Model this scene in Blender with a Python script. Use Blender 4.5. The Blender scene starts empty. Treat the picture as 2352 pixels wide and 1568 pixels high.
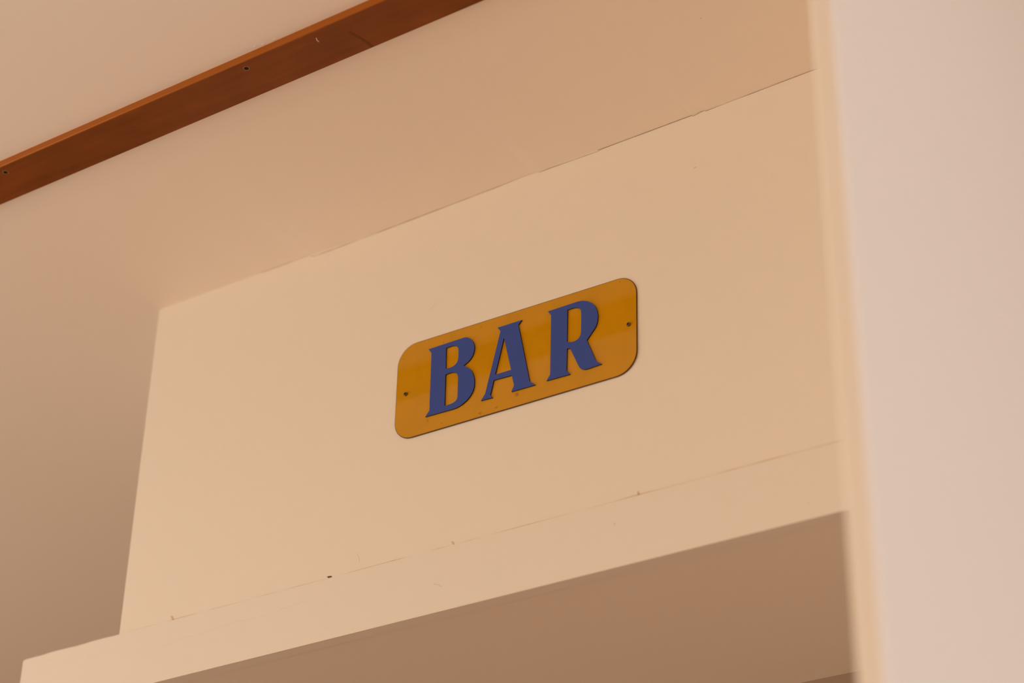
import bpy, bmesh, math, random
from mathutils import Vector, Matrix
from mathutils.geometry import tessellate_polygon

random.seed(4)
SC = bpy.context.scene
COL = SC.collection

# ------------------------------------------------------------------ camera
# axes: X along the sign wall (to the right), Y into it, Z up; metres
cam_data = bpy.data.cameras.new('camera')
cam = bpy.data.objects.new('camera', cam_data)
COL.objects.link(cam)
RX = Vector((0.83204313, 0.55441392, 0.01815057))     # camera right
DN = Vector((-0.26746095, 0.42963145, -0.86248563))   # camera down
FW = Vector((-0.48597209, 0.71277067, 0.50575597))    # camera forward
m = Matrix((RX, -DN, -FW)).transposed().to_4x4()
m.translation = Vector((0, 0, 1.6))
cam.matrix_world = m
cam_data.sensor_width = 36.0
cam_data.lens = 4686 / 2352 * 36.0
cam_data.clip_start = 0.02
cam_data.dof.use_dof = True
cam_data.dof.focus_distance = 2.307
cam_data.dof.aperture_fstop = 2.75
SC.camera = cam

# ------------------------------------------------------------------ light
SC.view_settings.view_transform = 'Standard'
SC.view_settings.look = 'None'
SC.view_settings.gamma = 1.0
SC.view_settings.use_curve_mapping = False
SC.view_settings.exposure = 0.0
SC.cycles.use_denoising = True
SC.cycles.max_bounces = 16
SC.cycles.diffuse_bounces = 10

world = bpy.data.worlds.new('world')
SC.world = world
world.use_nodes = True
world.node_tree.nodes['Background'].inputs[0].default_value = (0.9, 0.95, 1.0, 1)
world.node_tree.nodes['Background'].inputs[1].default_value = 0.15


def area(name, loc, target, w, h, power, colour):
    d = bpy.data.lights.new(name, 'AREA')
    d.shape = 'RECTANGLE'
    d.size, d.size_y = w, h
    d.energy = power
    d.color = colour
    o = bpy.data.objects.new(name, d)
    COL.objects.link(o)
    o.location = loc
    o.rotation_euler = (Vector(target) - Vector(loc)).to_track_quat('-Z', 'Y').to_euler()
    return o


# daylight entering by the two windows of the room, and two added lights at its rear
area('daylight_left', (-4.35, 0.2, 1.7), (0, 0.2, 1.7), 1.6, 1.6, 51, (0.955, 0.98, 0.93))
area('added_glint_left_rear', (-4.35, -1.9, 1.7), (0, -1.9, 1.7), 0.9, 1.5, 24, (0.96, 1.0, 0.93))  # added to put a highlight along the batten's front edge
area('daylight_right', (2.75, 0.9, 1.7), (0, 0.9, 1.7), 1.4, 1.6, 63, (0.74, 0.86, 1.0))
fill_light = bpy.data.lights.new('added_rear_fill', 'POINT')  # added fill behind the camera, brightens bulkhead and ceiling
fill_light.energy = 52
fill_light.color = (1.0, 0.985, 0.84)
fill_light.shadow_soft_size = 0.15
lo = bpy.data.objects.new('added_rear_fill', fill_light)
COL.objects.link(lo)
lo.location = (-1.9, -2.4, 2.3)


# ------------------------------------------------------------------ helpers
def nodes_of(name):
    mt = bpy.data.materials.new(name)
    mt.use_nodes = True
    nt = mt.node_tree
    return mt, nt, nt.nodes['Principled BSDF']


def set_in(b, **kw):
    for k, v in kw.items():
        k = k.replace('_', ' ')
        if k in b.inputs:
            b.inputs[k].default_value = v


def plain(name, col, rough=0.5, spec=0.5, metal=0.0):
    mt, nt, b = nodes_of(name)
    set_in(b, Base_Color=(*col, 1), Roughness=rough, Specular_IOR_Level=spec, Metallic=metal)
    n = nt.nodes.new('ShaderNodeTexNoise')
    n.inputs['Scale'].default_value = 400
    bp = nt.nodes.new('ShaderNodeBump')
    bp.inputs['Strength'].default_value = 0.05
    bp.inputs['Distance'].default_value = 0.0005
    tc = nt.nodes.new('ShaderNodeTexCoord')
    nt.links.new(tc.outputs['Object'], n.inputs['Vector'])
    nt.links.new(n.outputs['Fac'], bp.inputs['Height'])
    nt.links.new(bp.outputs['Normal'], b.inputs['Normal'])
    return mt


def paint(name, col_a, col_b, rough=0.6, scale=3.0, bump=0.12, spec=0.3):
    """rolled wall paint: faint large-scale unevenness of colour and a fine roller nap"""
    mt, nt, b = nodes_of(name)
    L = nt.links.new
    tc = nt.nodes.new('ShaderNodeTexCoord')
    n1 = nt.nodes.new('ShaderNodeTexNoise')
    n1.inputs['Scale'].default_value = scale
    n1.inputs['Detail'].default_value = 4
    mix = nt.nodes.new('ShaderNodeMix')
    mix.data_type = 'RGBA'
    mix.inputs['A'].default_value = (*col_a, 1)
    mix.inputs['B'].default_value = (*col_b, 1)
    L(tc.outputs['Object'], n1.inputs['Vector'])
    L(n1.outputs['Fac'], mix.inputs['Factor'])
    L(mix.outputs['Result'], b.inputs['Base Color'])
    n2 = nt.nodes.new('ShaderNodeTexNoise')
    n2.inputs['Scale'].default_value = 260
    n2.inputs['Detail'].default_value = 3
    L(tc.outputs['Object'], n2.inputs['Vector'])
    bp = nt.nodes.new('ShaderNodeBump')
    bp.inputs['Strength'].default_value = bump
    bp.inputs['Distance'].default_value = 0.0006
    L(n2.outputs['Fac'], bp.inputs['Height'])
    L(bp.outputs['Normal'], b.inputs['Normal'])
    set_in(b, Roughness=rough, Specular_IOR_Level=spec)
    return mt


def link(name, bm, mats, parent=None, loc=(0, 0, 0), smooth=False, **props):
    me = bpy.data.meshes.new(name)
    bm.normal_update()
    bm.to_mesh(me)
    bm.free()
    for x in (mats if isinstance(mats, (list, tuple)) else [mats]):
        me.materials.append(x)
    if smooth:
        for p in me.polygons:
            p.use_smooth = True
    o = bpy.data.objects.new(name, me)
    COL.objects.link(o)
    o.location = loc
    if parent:
        o.parent = parent
    for k, v in props.items():
        o[k] = v
    return o


def box(bm, x0, x1, y0, y1, z0, z1, mi=0):
    v = [bm.verts.new((x, y, z)) for z in (z0, z1) for y in (y0, y1) for x in (x0, x1)]
    fs = []
    for q in ((0, 2, 3, 1), (4, 5, 7, 6), (0, 1, 5, 4), (2, 6, 7, 3), (0, 4, 6, 2), (1, 3, 7, 5)):
        f = bm.faces.new([v[i] for i in q])
        f.material_index = mi
        fs.append(f)
    return v, fs


def smooth_path(pts, sub=5):
    """closed outline; points with a third value of 1 are passed through on a Catmull-Rom curve"""
    n = len(pts)
    out = []
    for i in range(n):
        a, b, c, d = (pts[(i + k) % n] for k in (-1, 0, 1, 2))
        out.append((b[0], b[1]))
        if b[2] or c[2]:
            p0 = a if b[2] else (2 * b[0] - c[0], 2 * b[1] - c[1])
            p3 = d if c[2] else (2 * c[0] - b[0], 2 * c[1] - b[1])
            for s in range(1, sub):
                t = s / sub
                q = []
                for k in (0, 1):
                    q.append(0.5 * (2 * b[k] + (c[k] - p0[k]) * t + (2 * p0[k] - 5 * b[k] + 4 * c[k] - p3[k]) * t * t
                                    + (3 * b[k] - p0[k] - 3 * c[k] + p3[k]) * t ** 3))
                out.append(tuple(q))
    return out


def extrude_loops(bm, loops, y_front, y_back, mi_front=0, mi_side=1):
    """flat shape with holes in the XZ plane (loops in metres), standing from y_back to y_front"""
    flat = [p for lp in loops for p in lp]
    tris = tessellate_polygon([[Vector((x, z, 0)) for x, z in lp] for lp in loops])
    vf = [bm.verts.new((x, y_front, z)) for x, z in flat]
    vb = [bm.verts.new((x, y_back, z)) for x, z in flat]
    for t in tris:
        try:
            f = bm.faces.new([vf[i] for i in t])
            f.material_index = mi_front
            f = bm.faces.new([vb[i] for i in reversed(t)])
            f.material_index = mi_side
        except ValueError:
            pass
    base = 0
    for lp in loops:
        k = len(lp)
        for i in range(k):
            a, b = base + i, base + (i + 1) % k
            f = bm.faces.new((vf[a], vf[b], vb[b], vb[a]))
            f.material_index = mi_side
        base += k
    bmesh.ops.recalc_face_normals(bm, faces=bm.faces)


def ribbon(bm, pts, width, y, depth=0.0003, wobble=0.0):
    """thin raised or stained streak on a wall in the XZ plane"""
    n = len(pts)
    rows = []
    for i, (x, z) in enumerate(pts):
        a = Vector(pts[max(i - 1, 0)])
        b = Vector(pts[min(i + 1, n - 1)])
        d = (b - a).normalized()
        nx, nz = -d.y, d.x
        w = width[i] if isinstance(width, (list, tuple)) else width
        w = w * (1 + random.uniform(-wobble, wobble)) / 2
        rows.append([bm.verts.new((x + nx * w * s, yy, z + nz * w * s)) for s, yy in ((1, y), (1, y - depth), (-1, y - depth), (-1, y))])
    for r, q in zip(rows, rows[1:]):
        for k in range(3):
            bm.faces.new((r[k], r[k + 1], q[k + 1], q[k]))
    for r in (rows[0], rows[-1]):
        bm.faces.new(r)
    bmesh.ops.recalc_face_normals(bm, faces=bm.faces)


def flat_ribbon(bm, pts, width, z, depth=0.0003):
    """the same on a surface that faces down (XY plane)"""
    n = len(pts)
    rows = []
    for i, (x, y) in enumerate(pts):
        a = Vector(pts[max(i - 1, 0)])
        b = Vector(pts[min(i + 1, n - 1)])
        d = (b - a).normalized()
        rows.append([bm.verts.new((x - d.y * width / 2 * s, y + d.x * width / 2 * s, zz)) for s, zz in ((1, z), (1, z - depth), (-1, z - depth), (-1, z))])
    for r, q in zip(rows, rows[1:]):
        for k in range(3):
            bm.faces.new((r[k], r[k + 1], q[k + 1], q[k]))
    for r in (rows[0], rows[-1]):
        bm.faces.new(r)
    bmesh.ops.recalc_face_normals(bm, faces=bm.faces)


def densify(pts, step, jit=0.0):
    out = []
    for (x0, z0), (x1, z1) in zip(pts, pts[1:]):
        k = max(1, int(math.hypot(x1 - x0, z1 - z0) / step))
        for i in range(k):
            t = i / k
            j = random.uniform(-jit, jit) if i else 0
            out.append((x0 + (x1 - x0) * t, z0 + (z1 - z0) * t + j))
    out.append(pts[-1])
    return out


# ------------------------------------------------------------------ materials
PAINT = paint('cream_wall_paint', (0.80, 0.70, 0.575), (0.82, 0.705, 0.585))
PAINT_CEIL = paint('cream_ceiling_paint', (0.845, 0.725, 0.595), (0.865, 0.735, 0.61), rough=0.8, scale=2.0)
PAINT_TRIM = paint('cream_trim_paint', (0.785, 0.69, 0.58), (0.805, 0.70, 0.59), rough=0.5, bump=0.05)
PAINT_LIT_EDGE = paint('cream_paint_lit_edge', (0.84, 0.735, 0.61), (0.86, 0.745, 0.62), rough=0.5, bump=0.05)  # wall paint lightened so the partition's edge looks lit against the bulkhead
CRACK_DARK = plain('open_crack', (0.26, 0.15, 0.08), 0.9, 0.1)
CRACK_SOFT = plain('closed_crack', (0.50, 0.36, 0.23), 0.9, 0.1)
TICK = plain('dried_glue_drip', (0.66, 0.48, 0.29), 0.8, 0.2)
SCUFF = plain('faint_scuff', (0.68, 0.54, 0.40), 0.8, 0.2)
OCHRE = plain('old_glue', (0.60, 0.40, 0.19), 0.8, 0.2)
HOLE = plain('drilled_hole', (0.02, 0.01, 0.006), 0.9, 0.1)
HOLE_RIM = plain('bare_wood_rim', (0.30, 0.13, 0.045), 0.7, 0.2)
FLECK = plain('pale_paint_fleck', (0.85, 0.70, 0.58), 0.6, 0.3)
SMUDGE = plain('brown_smudge', (0.42, 0.27, 0.16), 0.9, 0.1)


def wood_material():
    mt, nt, b = nodes_of('varnished_red_brown_wood')
    L = nt.links.new
    tc = nt.nodes.new('ShaderNodeTexCoord')
    mp = nt.nodes.new('ShaderNodeMapping')
    mp.inputs['Scale'].default_value = (2.2, 26, 26)
    L(tc.outputs['Object'], mp.inputs['Vector'])
    n = nt.nodes.new('ShaderNodeTexNoise')
    n.inputs['Scale'].default_value = 3.0
    n.inputs['Detail'].default_value = 6
    n.inputs['Distortion'].default_value = 0.8
    L(mp.outputs['Vector'], n.inputs['Vector'])
    mp2 = nt.nodes.new('ShaderNodeMapping')
    mp2.inputs['Scale'].default_value = (9, 14, 14)
    L(tc.outputs['Object'], mp2.inputs['Vector'])
    n2 = nt.nodes.new('ShaderNodeTexNoise')
    n2.inputs['Scale'].default_value = 1.6
    n2.inputs['Detail'].default_value = 3
    L(mp2.outputs['Vector'], n2.inputs['Vector'])
    add = nt.nodes.new('ShaderNodeMath')
    add.operation = 'ADD'
    mul = nt.nodes.new('ShaderNodeMath')
    mul.operation = 'MULTIPLY'
    mul.inputs[1].default_value = 0.5
    L(n.outputs['Fac'], add.inputs[0])
    L(n2.outputs['Fac'], add.inputs[1])
    L(add.outputs[0], mul.inputs[0])
    r = nt.nodes.new('ShaderNodeValToRGB')
    r.color_ramp.elements[0].position = 0.32
    r.color_ramp.elements[0].color = (0.155, 0.040, 0.005, 1)
    r.color_ramp.elements[1].position = 0.68
    r.color_ramp.elements[1].color = (0.235, 0.060, 0.008, 1)
    L(mul.outputs[0], r.inputs['Fac'])
    L(r.outputs['Color'], b.inputs['Base Color'])
    set_in(b, Roughness=0.5, Specular_IOR_Level=0.16)
    return mt


WOOD = wood_material()
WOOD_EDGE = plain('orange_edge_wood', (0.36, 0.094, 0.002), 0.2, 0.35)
WOOD_DARK = plain('dark_scarf_stain', (0.145, 0.038, 0.006), 0.5, 0.16)


def acrylic(name, col_a, col_b, rough=0.05):
    mt, nt, b = nodes_of(name)
    L = nt.links.new
    tc = nt.nodes.new('ShaderNodeTexCoord')
    n = nt.nodes.new('ShaderNodeTexNoise')
    n.inputs['Scale'].default_value = 25
    n.inputs['Detail'].default_value = 5
    r = nt.nodes.new('ShaderNodeValToRGB')
    r.color_ramp.elements[0].position = 0.25
    r.color_ramp.elements[0].color = (*col_a, 1)
    r.color_ramp.elements[1].position = 0.55
    r.color_ramp.elements[1].color = (*col_b, 1)
    L(tc.outputs['Object'], n.inputs['Vector'])
    L(n.outputs['Fac'], r.inputs['Fac'])
    L(r.outputs['Color'], b.inputs['Base Color'])
    set_in(b, Roughness=rough, Specular_IOR_Level=0.5)
    return mt


AMBER = acrylic('amber_sign_plastic', (0.52, 0.235, 0.002), (0.57, 0.255, 0.002))
AMBER_EDGE = plain('brown_plate_edge', (0.10, 0.045, 0.008), 0.6, 0.2)
BLUE = plain('blue_letter_face', (0.038, 0.071, 0.30), 0.5, 0.22)
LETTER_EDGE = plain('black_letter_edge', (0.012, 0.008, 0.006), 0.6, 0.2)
SCREW = plain('dark_bronze_screw', (0.16, 0.10, 0.05), 0.45, 0.5, 0.6)
FLOOR = paint('terracotta_floor', (0.42, 0.25, 0.15), (0.36, 0.21, 0.12), rough=0.5, scale=6)
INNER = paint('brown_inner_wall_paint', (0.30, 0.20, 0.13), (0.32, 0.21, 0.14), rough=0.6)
WHITE = paint('white_frame_paint', (0.8, 0.78, 0.74), (0.8, 0.78, 0.74), rough=0.4, bump=0.03)

# ------------------------------------------------------------------ setting
YH = 1.6562          # front of the bulkhead that carries the sign
XL = -1.6979         # its free left end
XP0, XP1 = -0.5144, -0.4930      # thickness of the partition on the right
YP = 1.1565                      # its near edge
ZJ, ZS = 2.5386, 2.4636          # joint above the fascia board, soffit
X0, X1, Y0, Y1, ZC = -4.5, 2.9, -3.6, 4.2, 3.0

bm = bmesh.new()
box(bm, X0 - 0.1, X1 + 0.1, Y0 - 0.1, Y1 + 0.1, -0.1, 0)
link('floor', bm, FLOOR, kind='structure')

# uneven plaster line where ceiling and bulkhead meet
JOINT = [(XL, 3.0), (-1.5225, 3.0), (-1.4426, 2.9999), (-1.4402, 2.9973), (-1.4306, 2.9952), (-1.4223, 2.9956), (-1.4119, 2.9954),
         (-1.3143, 2.9962), (-1.2164, 2.9974), (-1.1594, 2.9984), (-1.1191, 2.9994), (-1.0968, 2.9996), (-1.0949, 2.9973),
         (-1.0834, 2.9977), (-1.0135, 2.9967), (-1.0109, 2.9980), (-0.8885, 2.9987), (-0.8874, 2.9972), (-0.8811, 2.9979),
         (-0.8770, 2.9987), (-0.8718, 2.9990), (-0.8706, 2.9978), (-0.7387, 2.9997), (XP0, 2.9999)]
bm = bmesh.new()
box(bm, X0 - 0.1, X1 + 0.1, Y0 - 0.1, Y1 + 0.1, ZC, ZC + 0.1)


def eased(x):
    """the same line without its small chips, for the plaster a little away from the joint"""
    w = z = 0.0
    for i in range(-12, 13):
        u = x + i * 0.02
        for (x0, z0), (x1, z1) in zip(JOINT, JOINT[1:]):
            if x0 <= u <= x1:
                g = math.exp(-(i / 5.0) ** 2)
                z += g * (z0 + (z1 - z0) * (u - x0) / max(x1 - x0, 1e-6))
                w += g
                break
    return z / w


XS = sorted({p[0] for p in JOINT} | {XL + (XP0 - XL) * i / 60 for i in range(61)})


def joint_z(x):
    for (x0, z0), (x1, z1) in zip(JOINT, JOINT[1:]):
        if x0 <= x <= x1:
            return z0 + (z1 - z0) * (x - x0) / max(x1 - x0, 1e-6)
    return 3.0


rows = []
for y, k in ((YH - 0.26, 0.0), (YH - 0.20, 0.06), (YH - 0.13, 0.25), (YH - 0.07, 0.55), (YH - 0.025, 0.85), (YH - 0.0025, 0.99)):
    rows.append([bm.verts.new((x, y, 2.99998 - (3.0 - eased(x)) * k)) for x in XS])
for a, b in zip(rows, rows[1:]):
    for i in range(len(a) - 1):
        bm.faces.new((a[i], b[i], b[i + 1], a[i + 1])).smooth = True
lip = [[bm.verts.new((v.co.x, v.co.y, v.co.z)) for v in rows[-1]],
       [bm.verts.new((x, YH + 0.004, min(joint_z(x), 2.99998))) for x in XS]]
for i in range(len(XS) - 1):
    bm.faces.new((lip[0][i], lip[1][i], lip[1][i + 1], lip[0][i + 1]))
ceiling = link('ceiling', bm, PAINT_CEIL, kind='structure')


def wall_with_opening(name, axis, at, lo_, hi_, thick, openings):
    """a wall plane with window openings (a0, a1, z0, z1) along it"""
    bm = bmesh.new()
    cuts = sorted({lo_, hi_, *[o[0] for o in openings], *[o[1] for o in openings]})
    for a, b in zip(cuts, cuts[1:]):
        op = [o for o in openings if o[0] <= a and b <= o[1]]
        spans = [(0, ZC)] if not op else [(0, op[0][2]), (op[0][3], ZC)]
        for z0, z1 in spans:
            if axis == 'x':
                box(bm, at, at + thick, a, b, z0, z1)
            else:
                box(bm, a, b, at, at + thick, z0, z1)
    return link(name, bm, PAINT, kind='structure')


wall_with_opening('wall_left', 'x', X0 - 0.1, Y0, Y1, 0.1, [(-0.6, 1.0, 0.9, 2.5), (-2.35, -1.45, 0.9, 2.5)])  # rear opening is added for the batten-edge glint
wall_with_opening('wall_side', 'x', X1, Y0, Y1, 0.1, [(0.2, 1.6, 0.9, 2.5)])
wall_with_opening('wall_back', 'y', Y0 - 0.1, X0 - 0.1, X1 + 0.1, 0.1, [])
wall_with_opening('wall_far', 'y', Y1, X0 - 0.1, X1 + 0.1, 0.1, [])
for n, (xx, a, b) in enumerate(((X0 - 0.05, -0.6, 1.0), (X1 + 0.05, 0.2, 1.6), (X0 - 0.05, -2.35, -1.45)), 1):  # third frame is added, it goes with the glint light
    bm = bmesh.new()
    for (p, q, r, s) in ((a, b, 0.9, 0.96), (a, b, 2.44, 2.5), (a, a + 0.06, 0.96, 2.44), (b - 0.06, b, 0.96, 2.44), ((a + b) / 2 - 0.03, (a + b) / 2 + 0.03, 0.96, 2.44)):
        box(bm, xx - 0.03, xx + 0.03, p, q, r, s)
    link('window_%d' % n, bm, WHITE, kind='structure')

# bulkhead: an L-shaped profile swept along X, its rear carried down as a wall
bm = bmesh.new()
prof = [(YH, ZC + 0.01), (YH, ZJ), (YH + 0.016, ZJ), (YH + 0.016, ZS), (2.147, ZS), (2.147, ZC + 0.01)]
ends = []
for x in (XL, XP0):
    ends.append([bm.verts.new((x, y, z)) for y, z in prof])
k = len(prof)
for i in range(k):
    j = (i + 1) % k
    bm.faces.new((ends[0][i], ends[0][j], ends[1][j], ends[1][i]))
bm.faces.new(list(reversed(ends[0])))
bm.faces.new(ends[1])
bmesh.ops.recalc_face_normals(bm, faces=bm.faces)
wall_front = link('wall_front', bm, PAINT, kind='structure')

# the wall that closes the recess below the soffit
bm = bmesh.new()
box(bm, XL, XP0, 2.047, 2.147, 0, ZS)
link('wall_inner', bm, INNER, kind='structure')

# fascia board under it, running past the free end; top edge a little uneven
bm = bmesh.new()
XB = -1.8586
yb0, yb1 = YH - 0.002, YH + 0.0158
top = [(XB, ZJ - 0.0032), (XB + 0.0012, ZJ - 0.0016), (XB + 0.004, ZJ - 0.0009)]
x = XB + 0.010
while x < XL + 0.01:
    top.append((x, ZJ - 0.0007 + random.uniform(-0.0006, 0.0005)))
    x += random.uniform(0.009, 0.022)
top += [(XL + 0.02, ZJ - 0.0006), (-1.2, ZJ - 0.0006), (XP0, ZJ - 0.0004)]
outline = [(XP0, ZS - 0.001), (XB, ZS - 0.001)] + top
vf = [bm.verts.new((a, yb0, b)) for a, b in outline]
vb = [bm.verts.new((a, yb1, b)) for a, b in outline]
bm.faces.new(vf)
bm.faces.new(list(reversed(vb)))
for i in range(len(outline)):
    j = (i + 1) % len(outline)
    bm.faces.new((vf[i], vf[j], vb[j], vb[i]))
bmesh.ops.recalc_face_normals(bm, faces=bm.faces)
trim_1 = link('trim_1', bm, PAINT_TRIM, kind='structure')

# partition on the right: thin panel, its near edge rounded over
bm = bmesh.new()
box(bm, XP0, XP1, YP, Y1, 0, ZC)
es = [e for e in bm.edges if all(abs(v.co.y - YP) < 1e-5 for v in e.verts) and abs(e.verts[0].co.z - e.verts[1].co.z) > 1]
bmesh.ops.bevel(bm, geom=es, offset=0.005, segments=6, affect='EDGES', profile=0.5)
bm.normal_update()
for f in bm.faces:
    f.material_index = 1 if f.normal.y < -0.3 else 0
wall_right = link('wall_right', bm, [PAINT, PAINT_LIT_EDGE], kind='structure')

# ------------------------------------------------------------------ wear on the walls
CRACK = [(x, joint_z(x) - 0.00045) for x in XS if -1.097 < x < XP0 - 0.01] + [(XP0 - 0.001, 2.9995)]
CRACK_FAINT = [(x, joint_z(x) - 0.0005) for x in XS if -1.53 < x < -1.096]
bm = bmesh.new()
ribbon(bm, densify(CRACK, 0.03, 0.00012), 0.00055, YH + 0.0001, 0.0002, 0.5)
link('plaster_crack', bm, CRACK_DARK, wall_front, label='thin dark crack along the ceiling joint')
bm = bmesh.new()
ribbon(bm, densify(CRACK_FAINT, 0.03, 0.0002), 0.0008, YH + 0.0001, 0.0002, 0.5)
link('plaster_crack', bm, CRACK_SOFT, wall_front, label='faint tan hairline along the ceiling joint')
bm = bmesh.new()
pts = densify([(XL + 0.012, ZJ + 0.0002), (-1.2, ZJ + 0.0002), (XP0 - 0.001, ZJ + 0.0004)], 0.02, 0.0002)
ribbon(bm, pts, [0.0009 if p[0] < -1.0 else 0.0015 for p in pts], YH + 0.0001, 0.0003, 0.6)
link('glue_line', bm, OCHRE, wall_front, label='ochre line along the top of the fascia board')
for quad in ([(-1.6160, 2.5449), (-1.6126, 2.5446), (-1.6084, 2.5383), (-1.6118, 2.5381)], [(-1.2044, 2.5436), (-1.2020, 2.5432), (-1.1988, 2.5383), (-1.2016, 2.5381)],
             [(-0.9673, 2.5436), (-0.9651, 2.5432), (-0.9643, 2.5392), (-0.9668, 2.5392)]):
    bm = bmesh.new()
    extrude_loops(bm, [quad], YH - 0.0002, YH + 0.0001, 0, 0)
    link('glue_tick', bm, TICK, wall_front)
for pts, w in (([(-1.2465, 2.8559), (-1.2435, 2.8594), (-1.2404, 2.8618)], 0.0004), ([(-0.8881, 2.9244), (-0.8861, 2.9256), (-0.8846, 2.9250)], 0.0014),
               ([(-1.2425, 2.9384), (-1.2412, 2.9388)], 0.0009), ([(-1.3372, 2.5606), (-1.3330, 2.5560), (-1.3316, 2.5490)], 0.0003), ([(-1.6932, 2.7777), (-1.6915, 2.7776)], 0.0006)):
    bm = bmesh.new()
    ribbon(bm, pts, w, YH + 0.0001, 0.0002)
    link('scuff_mark', bm, SCUFF, wall_front)
# countersunk hole right above the fascia board: a dark wedge
bm = bmesh.new()
extrude_loops(bm, [[(-1.3777, 2.5413), (-1.3752, 2.5416), (-1.3717, 2.5411), (-1.3700, 2.5400), (-1.3719, 2.5384), (-1.3752, 2.5390)]], YH - 0.0002, YH + 0.0001, 0, 0)
link('screw_hole', bm, plain('hole_in_plaster', (0.19, 0.095, 0.03), 0.9, 0.1), wall_front, label='small brown countersunk hole above the fascia board')
# fine marks on the fascia board
yb = YH - 0.0019
bm = bmesh.new()
ribbon(bm, densify([(-1.6337, 2.5043), (-1.5898, 2.5100), (-1.5094, 2.5126), (-1.4700, 2.5122), (-1.4316, 2.5151), (-1.4062, 2.5170)], 0.01, 0.0003), 0.0004, yb, 0.00015, 0.5)
link('hairline_crack', bm, plain('faint_hairline', (0.74, 0.635, 0.515), 0.9, 0.1), trim_1)
for pts, w in (([(-1.2253, 2.4974), (-1.2180, 2.4942), (-1.2133, 2.4911)], 0.0007), ([(-0.9947, 2.5138), (-0.9931, 2.5104)], 0.0011), ([(-0.7730, 2.4800), (-0.7718, 2.4798)], 0.0014)):
    bm = bmesh.new()
    ribbon(bm, pts, w, yb, 0.00015)
    link('scuff_mark', bm, SCUFF, trim_1)
for pts, w in (([(-0.9425, 1.6092), (-0.9417, 1.6100), (-0.9408, 1.6099)], 0.0012), ([(-0.7970, 1.5115), (-0.7962, 1.5150), (-0.7960, 1.5170)], 0.0006), ([(-0.9704, 1.5590), (-0.9698, 1.5593)], 0.0007)):
    bm = bmesh.new()
    zz = 2.9990 if pts[0][1] > 1.6 else 2.99995
    flat_ribbon(bm, pts, w, zz + 0.0004, 0.0006)
    link('scuff_mark', bm, SMUDGE, ceiling)
for pts in ([(-1.2332, 1.2950), (-1.2312, 1.2940), (-1.2290, 1.2948)], [(-1.2228, 1.2961), (-1.2205, 1.2956), (-1.2185, 1.2962)], [(-1.1792, 1.2958), (-1.1765, 1.2960)],
            [(-1.2068, 1.2960), (-1.2020, 1.2962)]):
    bm = bmesh.new()
    flat_ribbon(bm, pts, 0.0006, 3.0, 0.0005)
    link('paint_fleck', bm, FLECK, ceiling, label='pale fleck of paint beside the wooden batten')

# ------------------------------------------------------------------ wooden batten on the ceiling
BY0, BY1, BT = 1.2990, 1.3568, 0.0086
BX0, BX1 = -3.0, XP0 - 0.001
batten = bpy.data.objects.new('ceiling_batten', None)
COL.objects.link(batten)
batten.location = (-1.6, (BY0 + BY1) / 2, ZC)
batten['label'] = 'long reddish-brown varnished wooden batten screwed flat to the cream ceiling'
batten['category'] = 'batten'


def local(x, y, z):
    return (x - batten.location.x, y - batten.location.y, z - batten.location.z)


cross = [(BY0 + 0.0018, ZC), (BY0 + 0.0018, ZC - BT), (BY1 - 0.0005, ZC - BT), (BY1, ZC - BT + 0.0005), (BY1, ZC)]
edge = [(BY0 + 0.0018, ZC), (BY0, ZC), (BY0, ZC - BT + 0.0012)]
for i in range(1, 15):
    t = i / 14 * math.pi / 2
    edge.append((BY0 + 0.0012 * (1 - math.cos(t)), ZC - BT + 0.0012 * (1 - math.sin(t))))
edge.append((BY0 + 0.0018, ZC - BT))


def sweep(name, section, mat, **props):
    bm = bmesh.new()
    rings = [[bm.verts.new(local(x, y, z)) for y, z in section] for x in (BX0, -1.70, -1.3, -1.1, -0.9, BX1)]
    for a, b in zip(rings, rings[1:]):
        for i in range(len(section)):
            j = (i + 1) % len(section)
            bm.faces.new((a[i], a[j], b[j], b[i]))
    bm.faces.new(rings[0])
    bm.faces.new(list(reversed(rings[-1])))
    bmesh.ops.recalc_face_normals(bm, faces=bm.faces)
    return link(name, bm, mat, batten, **props)


sweep('board', cross, WOOD)
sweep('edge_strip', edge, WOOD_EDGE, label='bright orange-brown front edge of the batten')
zb = ZC - BT
for hx, hy in ((-1.6284, 1.3107), (-1.2558, 1.3112), (-0.8832, 1.3112)):
    bm = bmesh.new()
    N = 20
    c = local(hx, hy, zb)
    ring = []
    for r, z in ((0.0038, 0.00005), (0.0036, -0.00025), (0.0028, -0.0002), (0.0024, 0.0001)):
        ring.append([bm.verts.new((c[0] + r * math.cos(2 * math.pi * i / N), c[1] + r * math.sin(2 * math.pi * i / N), c[2] + z)) for i in range(N)])
    for q, (a, b) in enumerate(zip(ring, ring[1:])):
        for i in range(N):
            f = bm.faces.new((a[i], a[(i + 1) % N], b[(i + 1) % N], b[i]))
            f.material_index = 0
    bmesh.ops.recalc_face_normals(bm, faces=bm.faces)
    rim = link('screw_hole', bm, HOLE_RIM, batten, label='countersunk screw hole with a bare rim')
    bm = bmesh.new()
    bmesh.ops.create_circle(bm, cap_ends=True, segments=N, radius=0.0028, matrix=Matrix.Translation((c[0], c[1], c[2] - 0.00012)))
    link('hole_bottom', bm, HOLE, rim, label='black bottom of the hole')
bm = bmesh.new()
flat_ribbon(bm, [local(x, y, 0)[:2] for x, y in ((-1.1576, 1.3108), (-1.1592, 1.3141), (-1.1593, 1.3175))], 0.0007, zb - ZC + 0.0001, 0.0003)
link('scratch', bm, FLECK, batten, label='short pale scratch')
bm = bmesh.new()
flat_ribbon(bm, [local(x, y, 0)[:2] for x, y in ((-1.1215, 1.3216), (-1.1170, 1.3400), (-1.1152, 1.3560))], 0.0036, zb - ZC + 0.0001, 0.0002)
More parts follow.
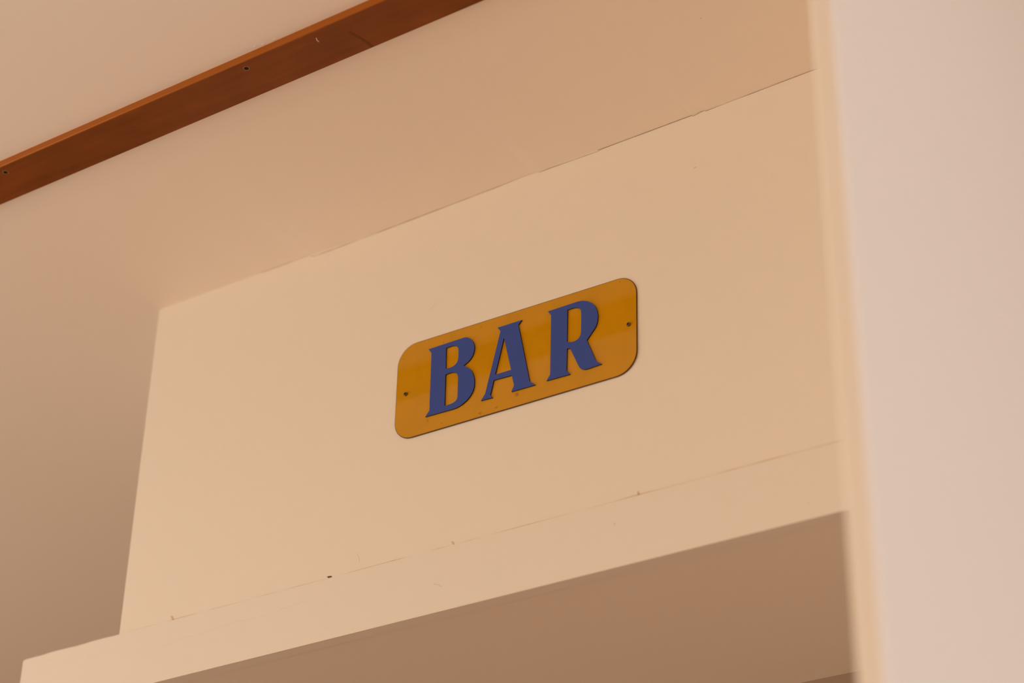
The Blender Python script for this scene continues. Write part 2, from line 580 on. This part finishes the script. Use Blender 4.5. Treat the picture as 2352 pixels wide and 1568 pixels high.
link('scarf_joint', bm, WOOD_DARK, batten, label='dark slanting stain across the board')

# ------------------------------------------------------------------ the sign
SX, SZ = -1.1268, 2.7510
sign = bpy.data.objects.new('bar_sign', None)
COL.objects.link(sign)
sign.location = (SX, YH - 0.00040, SZ)
sign.rotation_euler = (-0.0060, 0, 0)      # tilt added to shift the batten's reflection down the plate
sign['label'] = 'amber yellow plate sign with rounded corners and blue letters BAR on the cream wall'
sign['category'] = 'sign'
TS, TL = 0.0013, 0.0016
LETTER_B = [[(-118.35, 48.09, 0), (-68.41, 48.21, 0), (-65.58, 47.86, 1), (-61.76, 46.14, 1), (-57.9, 43.06, 1), (-54.75, 38.6, 1), (-53.12, 34.54, 1), (-52.53, 30.8, 1), (-52.76, 26.43, 1), (-53.91, 21.91, 1), (-56.55, 17.41, 1), (-61.07, 13.49, 1), (-67.03, 10.43, 0), (-62.25, 7.23, 1), (-57.44, 2.71, 1), (-54.01, -2.7, 1), (-51.75, -9.5, 1), (-50.89, -15.85, 1), (-51.15, -21.86, 1), (-53.15, -28.21, 1), (-56.66, -33.24, 1), (-61.58, -37.43, 1), (-67.92, -40.78, 1), (-74.33, -42.57, 1), (-80.81, -42.88, 0), (-118.48, -41.95, 0), (-112.96, -35.26, 0), (-113.91, 41.59, 0)], [(-92.95, 42.08, 0), (-84.7, 42.23, 0), (-81.37, 41.56, 1), (-77.99, 39.62, 1), (-75.71, 36.77, 1), (-74.82, 33.2, 0), (-74.9, 22.99, 0), (-75.78, 19.0, 1), (-78.28, 15.86, 1), (-83.09, 13.76, 1), (-86.84, 13.47, 1), (-92.23, 13.76, 0)], [(-92.18, 6.05, 0), (-84.67, 6.46, 0), (-80.41, 5.54, 1), (-77.06, 3.65, 1), (-74.97, 0.48, 1), (-74.09, -2.86, 0), (-73.79, -27.84, 0), (-74.41, -30.87, 1), (-76.54, -33.37, 1), (-80.21, -34.74, 1), (-84.84, -35.32, 1), (-91.55, -35.47, 0)]]
LETTER_A = [[(-20.88, 46.74, 0), (12.51, 46.48, 0), (7.81, 41.52, 0), (24.76, -37.49, 0), (32.52, -44.27, 0), (0.48, -43.68, 0), (3.94, -36.51, 0), (0.54, -22.51, 0), (-24.15, -21.63, 0), (-28.19, -39.43, 0), (-25.02, -43.8, 0), (-40.92, -43.15, 0), (-35.28, -35.89, 0), (-16.58, 40.96, 0)], [(-11.57, 30.49, 0), (-0.57, -15.15, 0), (-22.32, -14.87, 0)]]
LETTER_R = [[(47.76, 46.54, 0), (87.32, 46.67, 0), (92.17, 46.06, 1), (97.41, 44.36, 1), (101.83, 42.12, 1), (106.48, 38.45, 1), (110.47, 33.57, 1), (112.84, 27.63, 1), (114.01, 21.7, 1), (114.07, 16.14, 1), (112.94, 10.19, 1), (110.54, 5.27, 1), (106.56, 0.55, 1), (99.8, -7.54, 0), (111.21, -36.1, 0), (112.92, -38.7, 1), (115.5, -40.87, 1), (119.17, -43.67, 0), (101.74, -44.43, 0), (97.8, -44.1, 1), (93.85, -42.6, 1), (91.08, -40.23, 1), (89.09, -36.76, 0), (78.0, -11.17, 0), (73.83, -10.43, 0), (73.57, -38.07, 0), (78.39, -44.39, 0), (47.37, -43.48, 0), (52.14, -36.96, 0), (52.34, 40.23, 0)], [(74.21, 40.22, 0), (82.48, 40.2, 0), (85.72, 39.4, 1), (89.36, 37.35, 1), (91.62, 34.46, 1), (92.43, 30.6, 0), (92.3, 5.65, 0), (91.58, 1.93, 1), (89.03, -1.76, 1), (85.03, -3.51, 1), (81.02, -3.69, 1), (77.0, -2.83, 1), (73.78, -1.2, 0)]]


def rounded_quad(corners, radii, n=9):
    out = []
    for i in range(4):
        p = Vector(corners[i])
        a = (Vector(corners[i - 1]) - p).normalized()
        b = (Vector(corners[(i + 1) % 4]) - p).normalized()
        r = radii[i]
        s, e = p + a * r, p + b * r
        c = p + (a + b) * r
        for k in range(n + 1):
            t = k / n * math.pi / 2
            q = c - b * r * math.cos(t) - a * r * math.sin(t)
            out.append((q.x, q.y))
    return out


# corners measured on the plate: it hangs a touch out of level
C = [(-0.1642, 0.0646), (0.1636, 0.0602), (0.1629, -0.0644), (-0.1637, -0.0624)]
R4 = [0.0265, 0.0250, 0.0265, 0.0255]
rim = 0.0008
outer = rounded_quad(C, R4)
cc = Vector((0, 0))
inner = rounded_quad([(a - math.copysign(rim, a), b - math.copysign(rim, b)) for a, b in C], [r - rim for r in R4])
bm = bmesh.new()
n = len(outer)
vi = [bm.verts.new((a, -TS, b)) for a, b in inner]
vo = [bm.verts.new((a, -TS + 0.0004, b)) for a, b in outer]
vk = [bm.verts.new((a, 0.0, b)) for a, b in outer]
bm.faces.new(vi)
for i in range(n):
    j = (i + 1) % n
    for a, b in ((vi, vo), (vo, vk)):
        f = bm.faces.new((a[i], a[j], b[j], b[i]))
        f.material_index = 1
bm.faces.new(list(reversed(vk)))
bmesh.ops.recalc_face_normals(bm, faces=bm.faces)
plate = link('plate', bm, [AMBER, AMBER_EDGE], sign)

for name, loops in (('B', LETTER_B), ('A', LETTER_A), ('R', LETTER_R)):
    bm = bmesh.new()
    extrude_loops(bm, [[(a / 1000, b / 1000) for a, b in smooth_path(lp)] for lp in loops], -TS - TL, -TS + 0.0001)
    link('letter', bm, [BLUE, LETTER_EDGE], sign, label='raised blue capital letter ' + name)

for sx, sz in ((-1.27609 - SX, 2.74838 - SZ), (-0.97369 - SX, 2.74740 - SZ)):
    bm = bmesh.new()
    N = 18
    prof = [(0.0024, 0.0001), (0.0024, -0.0017), (0.0021, -0.0020), (0.0011, -0.0020), (0.0010, -0.0010)]
    rings = [[bm.verts.new((sx + r * math.cos(2 * math.pi * i / N), -TS + y, sz + r * math.sin(2 * math.pi * i / N))) for i in range(N)] for r, y in prof]
    for q, (a, b) in enumerate(zip(rings, rings[1:])):
        for i in range(N):
            f = bm.faces.new((a[i], a[(i + 1) % N], b[(i + 1) % N], b[i]))
            f.material_index = 1 if q == 3 else 0
    f = bm.faces.new(rings[-1])
    f.material_index = 1
    bmesh.ops.recalc_face_normals(bm, faces=bm.faces)
    link('screw', bm, [SCREW, HOLE], sign, label='small dark screw with a recessed head')

# grime on the plate: a few dark specks and faint brown smudges
GRIME = plain('grime', (0.14, 0.07, 0.015), 0.8, 0.1)
FAINT = plain('faint_grime', (0.40, 0.175, 0.004), 0.35, 0.4)
for px, pz, w in ((-0.0984, 0.0521, 0.0006), (-0.1559, 0.0473, 0.0006), (0.1421, 0.0556, 0.0006), (-0.0964, -0.0555, 0.0005)):
    bm = bmesh.new()
    bmesh.ops.create_icosphere(bm, subdivisions=1, radius=w, matrix=Matrix.Translation((px, -TS, pz)) @ Matrix.Diagonal((1, 0.25, 1, 1)))
    link('grime_speck', bm, GRIME, plate)
for px, pz, w, h in ((-0.0449, 0.0566, 0.0016, 0.0009), (0.0071, -0.0483, 0.0030, 0.0024), (-0.0203, -0.0570, 0.0022, 0.0010), (-0.0428, -0.0584, 0.0022, 0.0013), (-0.1156, -0.0474, 0.0006, 0.0024)):
    bm = bmesh.new()
    N = 14
    loop = []
    for i in range(N):
        t = 2 * math.pi * i / N
        k = random.uniform(0.7, 1.15)
        loop.append((px + w * k * math.cos(t), pz + h * k * math.sin(t)))
    extrude_loops(bm, [loop], -TS - 0.00004, -TS + 0.00002, 0, 0)
    link('grime_smudge', bm, FAINT, plate)
